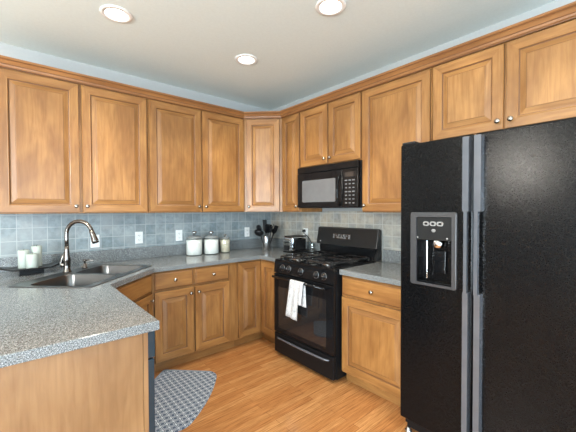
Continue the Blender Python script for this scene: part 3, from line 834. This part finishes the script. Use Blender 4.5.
# ------------------------------------------------------------------ refrigerator
fr = thing('refrigerator', 'large black side-by-side refrigerator with a water and ice dispenser', 'refrigerator', (-.715, -2.320, 0), RB)
FW = .905; FT = 1.782
obj('case', MB().box(-.009, FW-.002, 0, .690, .03, 1.765, bev=.004), black_satin, fr)
def slab_recess(x0, x1, z0, z1, yb, yf, hole, depth):
    mb = MB(); t = bmesh.new()
    O = [(x0, z0), (x1, z0), (x1, z1), (x0, z1)]
    o_f = [t.verts.new((x, yf, z)) for x, z in O]; o_b = [t.verts.new((x, yb, z)) for x, z in O]
    if hole:
        hx0, hx1, hz0, hz1 = hole; H = [(hx0, hz0), (hx1, hz0), (hx1, hz1), (hx0, hz1)]
        h_f = [t.verts.new((x, yf, z)) for x, z in H]; h_b = [t.verts.new((x, yf+depth, z)) for x, z in H]
    outer = []
    for k in range(4):
        k2 = (k+1) % 4
        t.faces.new((o_b[k], o_b[k2], o_f[k2], o_f[k])); outer.append((o_f[k], o_f[k2])); outer.append((o_f[k], o_b[k]))
        if hole:
            t.faces.new((o_f[k], o_f[k2], h_f[k2], h_f[k])); t.faces.new((h_f[k], h_f[k2], h_b[k2], h_b[k]))
    t.faces.new(o_b)
    t.faces.new(h_b if hole else o_f)
    bmesh.ops.recalc_face_normals(t, faces=t.faces)
    bmesh.ops.bevel(t, geom=[t.edges.get(e) for e in outer], offset=.009, segments=3, affect='EDGES', profile=.5)
    mb._add(t); return mb
fd = obj('freezer_door', slab_recess(-.009, .404, .095, FT, -.001, -.065, (.100, .300, .962, 1.212), .055), fridge_m, fr)
rd = obj('refrigerator_door', slab_recess(.411, FW-.002, .095, FT, -.001, -.065, None, 0), fridge_m, fr)
def fr_handle(x, mirror):
    m = MB(); s = mirror
    def seg(pts_x, z_a, z_b, ya, yb, xa, xb): m.box(xa, xb, ya, yb, z_a, z_b, bev=.005, seg=2)
    x0, x1 = x
    m.prism([(x0, -.110), (x1, -.110), (x1+.001, -.066), (x0-.001, -.066)], 1.375, 1.765, bev=.004)
    mid0, mid1 = (x0+.010, x1-.004) if not s else (x0+.004, x1-.010)
    m.prism([(mid0, -.118), (mid1, -.118), (mid1, -.095), (mid0, -.095)], .950, 1.380, bev=.003)
    m.prism([(x0+.002, -.106), (x1-.002, -.106), (x1, -.066), (x0, -.066)], .11, .955, bev=.004)
    return m
obj('handle', fr_handle((.366, .396), False), handle_m, fd)
obj('handle', fr_handle((.421, .453), True), handle_m, rd)
dsf = MB()
ring_o = rrect(.062, .326, .946, 1.372, .012); ring_i = rrect(.099, .301, .961, 1.345, .006)
dsf.prism(ring_o, .0655, .077, bev=.004, top_only=True, holes=[ring_i], mat=RX)
obj('dispenser_frame', dsf, grey_plastic, fd)
pan = obj('dispenser_panel', MB().box(.100, .300, -.071, -.0655, 1.213, 1.344, bev=.002), console_m, fd)
for k in range(3):
    x = .157+k*.040
    bt = obj('dispenser_button', MB().prism(rrect(x-.019, x+.019, 1.293, 1.319, .012), .0712, .0745, 0, mat=RX).box(x-.008, x+.008, -.0755, -.0746, 1.300, 1.312, mi=1), [steel, black_plastic], pan)
obj('maker_emblem', MB().prism([(.186, 1.268), (.194, 1.258), (.206, 1.258), (.214, 1.268), (.206, 1.277), (.194, 1.277)], .0712, .0725, mat=RX), steel, pan)
for x in (.115, .285):
    obj('indicator', MB().lathe([(0, .0712), (.005, .0712), (.004, .0735), (0, .074)], 12, mat=Matrix.Translation((x-.01, 0, 1.225)) @ RX), grey_mark, pan)
obj('nozzle', MB().lathe([(0, 0), (.030, 0), (.034, .02), (.036, .045), (0, .045)], 20, mat=Matrix.Translation((.215, -.036, 1.166))), chrome, fd)
obj('paddle', MB().box(.185, .250, -.030, -.022, 1.02, 1.150, bev=.004), black_gloss, fd)
obj('water_tube', MB().box(.146, .154, -.050, -.042, .985, 1.205, bev=.002), chrome, fd)
obj('drip_tray', MB().box(.102, .298, -.064, -.014, .963, .972, bev=.002), black_gloss, fd)
obj('hinge_cover', MB().box(-.009, .075, -.05, .06, 1.783, 1.800, bev=.005), black_plastic, fr)
obj('hinge_cover', MB().box(FW-.085, FW-.002, -.05, .06, 1.783, 1.800, bev=.005), black_plastic, fr)
obj('toe_grille', MB().box(.02, FW-.02, -.03, -.001, .030, .088, bev=.003), black_satin, fr)
for x in (.03, FW-.03): obj('foot', MB().lathe([(0, 0), (.022, 0), (.022, .010), (.012, .014), (.012, .0295), (0, .0295)], 18, mat=Matrix.Translation((x, -.030 if x < .1 else .02, .0005))), steel, fr)

# ------------------------------------------------------------------ mat on the floor
e1, e2 = -1.9375, .490
rgx, rgy = (e1-e2)*math.cos(th), (e1+e2)*math.cos(th)
HX = .3925
def arc(cx, cy, r, a0, n=8): return [(cx+r*math.cos(math.radians(a0+90*k/n)), cy+r*math.sin(math.radians(a0+90*k/n))) for k in range(n+1)]
out = arc(HX-.03, .23, .03, 0, 4)+arc(-HX+.03, .23, .03, 90, 4)+arc(-HX+.13, -.085, .13, 180)
out += [(x, -.215) for x in [-.24+.54*k/12 for k in range(1, 12)]]+arc(HX-.085, -.130, .085, 270)
out = [(x, y-.050*(1-(x/HX)**2) if y < -.06 else y) for x, y in out]
o = obj('kitchen_mat', MB().prism(out, .0005, .009, bev=.003, top_only=True), rug_m, None, (rgx, rgy, 0), th)
tag(o, 'blue-grey and white trellis-patterned kitchen mat on the floor before the sink', 'mat')

# ------------------------------------------------------------------ ceiling downlights
def downlight():
    t = thing('recessed_downlight', '', 'ceiling light', (0, 0, 0), 0, 'recessed ceiling lights')
    obj('trim_ring', MB().lathe([(.074, .0), (.096, .0), (.098, -.003), (.094, -.007), (.072, -.009), (.070, -.004), (.070, .0)], 36), can_white, t)
    obj('reflector', MB().lathe([(.070, -.004), (.069, .03), (.062, .09), (.0, .091)], 32), can_white, t)
    obj('bulb', MB().lathe([(0, .006), (.025, .010), (.044, .026), (.050, .045), (.040, .070), (.02, .085), (0, .085)], 28), lamp_glow, t)
    return t
labs = ['recessed ceiling light over the sink side, left of the other lights', 'recessed ceiling light at the top of the picture, nearest the camera', 'recessed ceiling light nearest the room corner',
        'added recessed ceiling light in front of the refrigerator, unseen out of frame']
proto = None
for (x, y), lb in zip(CANS, labs):
    if proto is None:
        proto = downlight(); proto.location = (x, y, ZC-.0005); proto['label'] = lb
    else: dup(proto, (x, y, ZC-.0005), 0, lb)
    l = bpy.data.lights.new('lamp_light', 'SPOT'); l.energy = LAMP_W*6; l.color = LAMP_COL; l.spot_size = math.radians(112); l.spot_blend = .8; l.shadow_soft_size = .06
    lo = bpy.data.objects.new('lamp_light', l); C.objects.link(lo); lo.location = (x, y, ZC-.02)

# ------------------------------------------------------------------ added pendant lamp, out of view, for the refrigerator highlight and right-wall light
pd = thing('added_pendant_lamp', 'added white globe pendant lamp, unseen to the left, making the refrigerator highlight', 'pendant lamp', (-4.45, -2.06, ZC))
obj('canopy', MB().lathe([(0, -.001), (.06, -.001), (.06, -.015), (.02, -.03), (0, -.03)], 28), nickel, pd)
obj('rod', MB().tube([(0, 0, -.03), (0, 0, -.60)], .006, 10), nickel, pd)
obj('lamp_shade', MB().lathe([(0, -.60), (.03, -.60), (.035, -.615), (.066, -.65), (.08, -.71), (.066, -.77), (.03, -.79), (0, -.792)], 32), emit('globe_glow', (1, .94, .85), ADDED_PENDANT_E), pd)
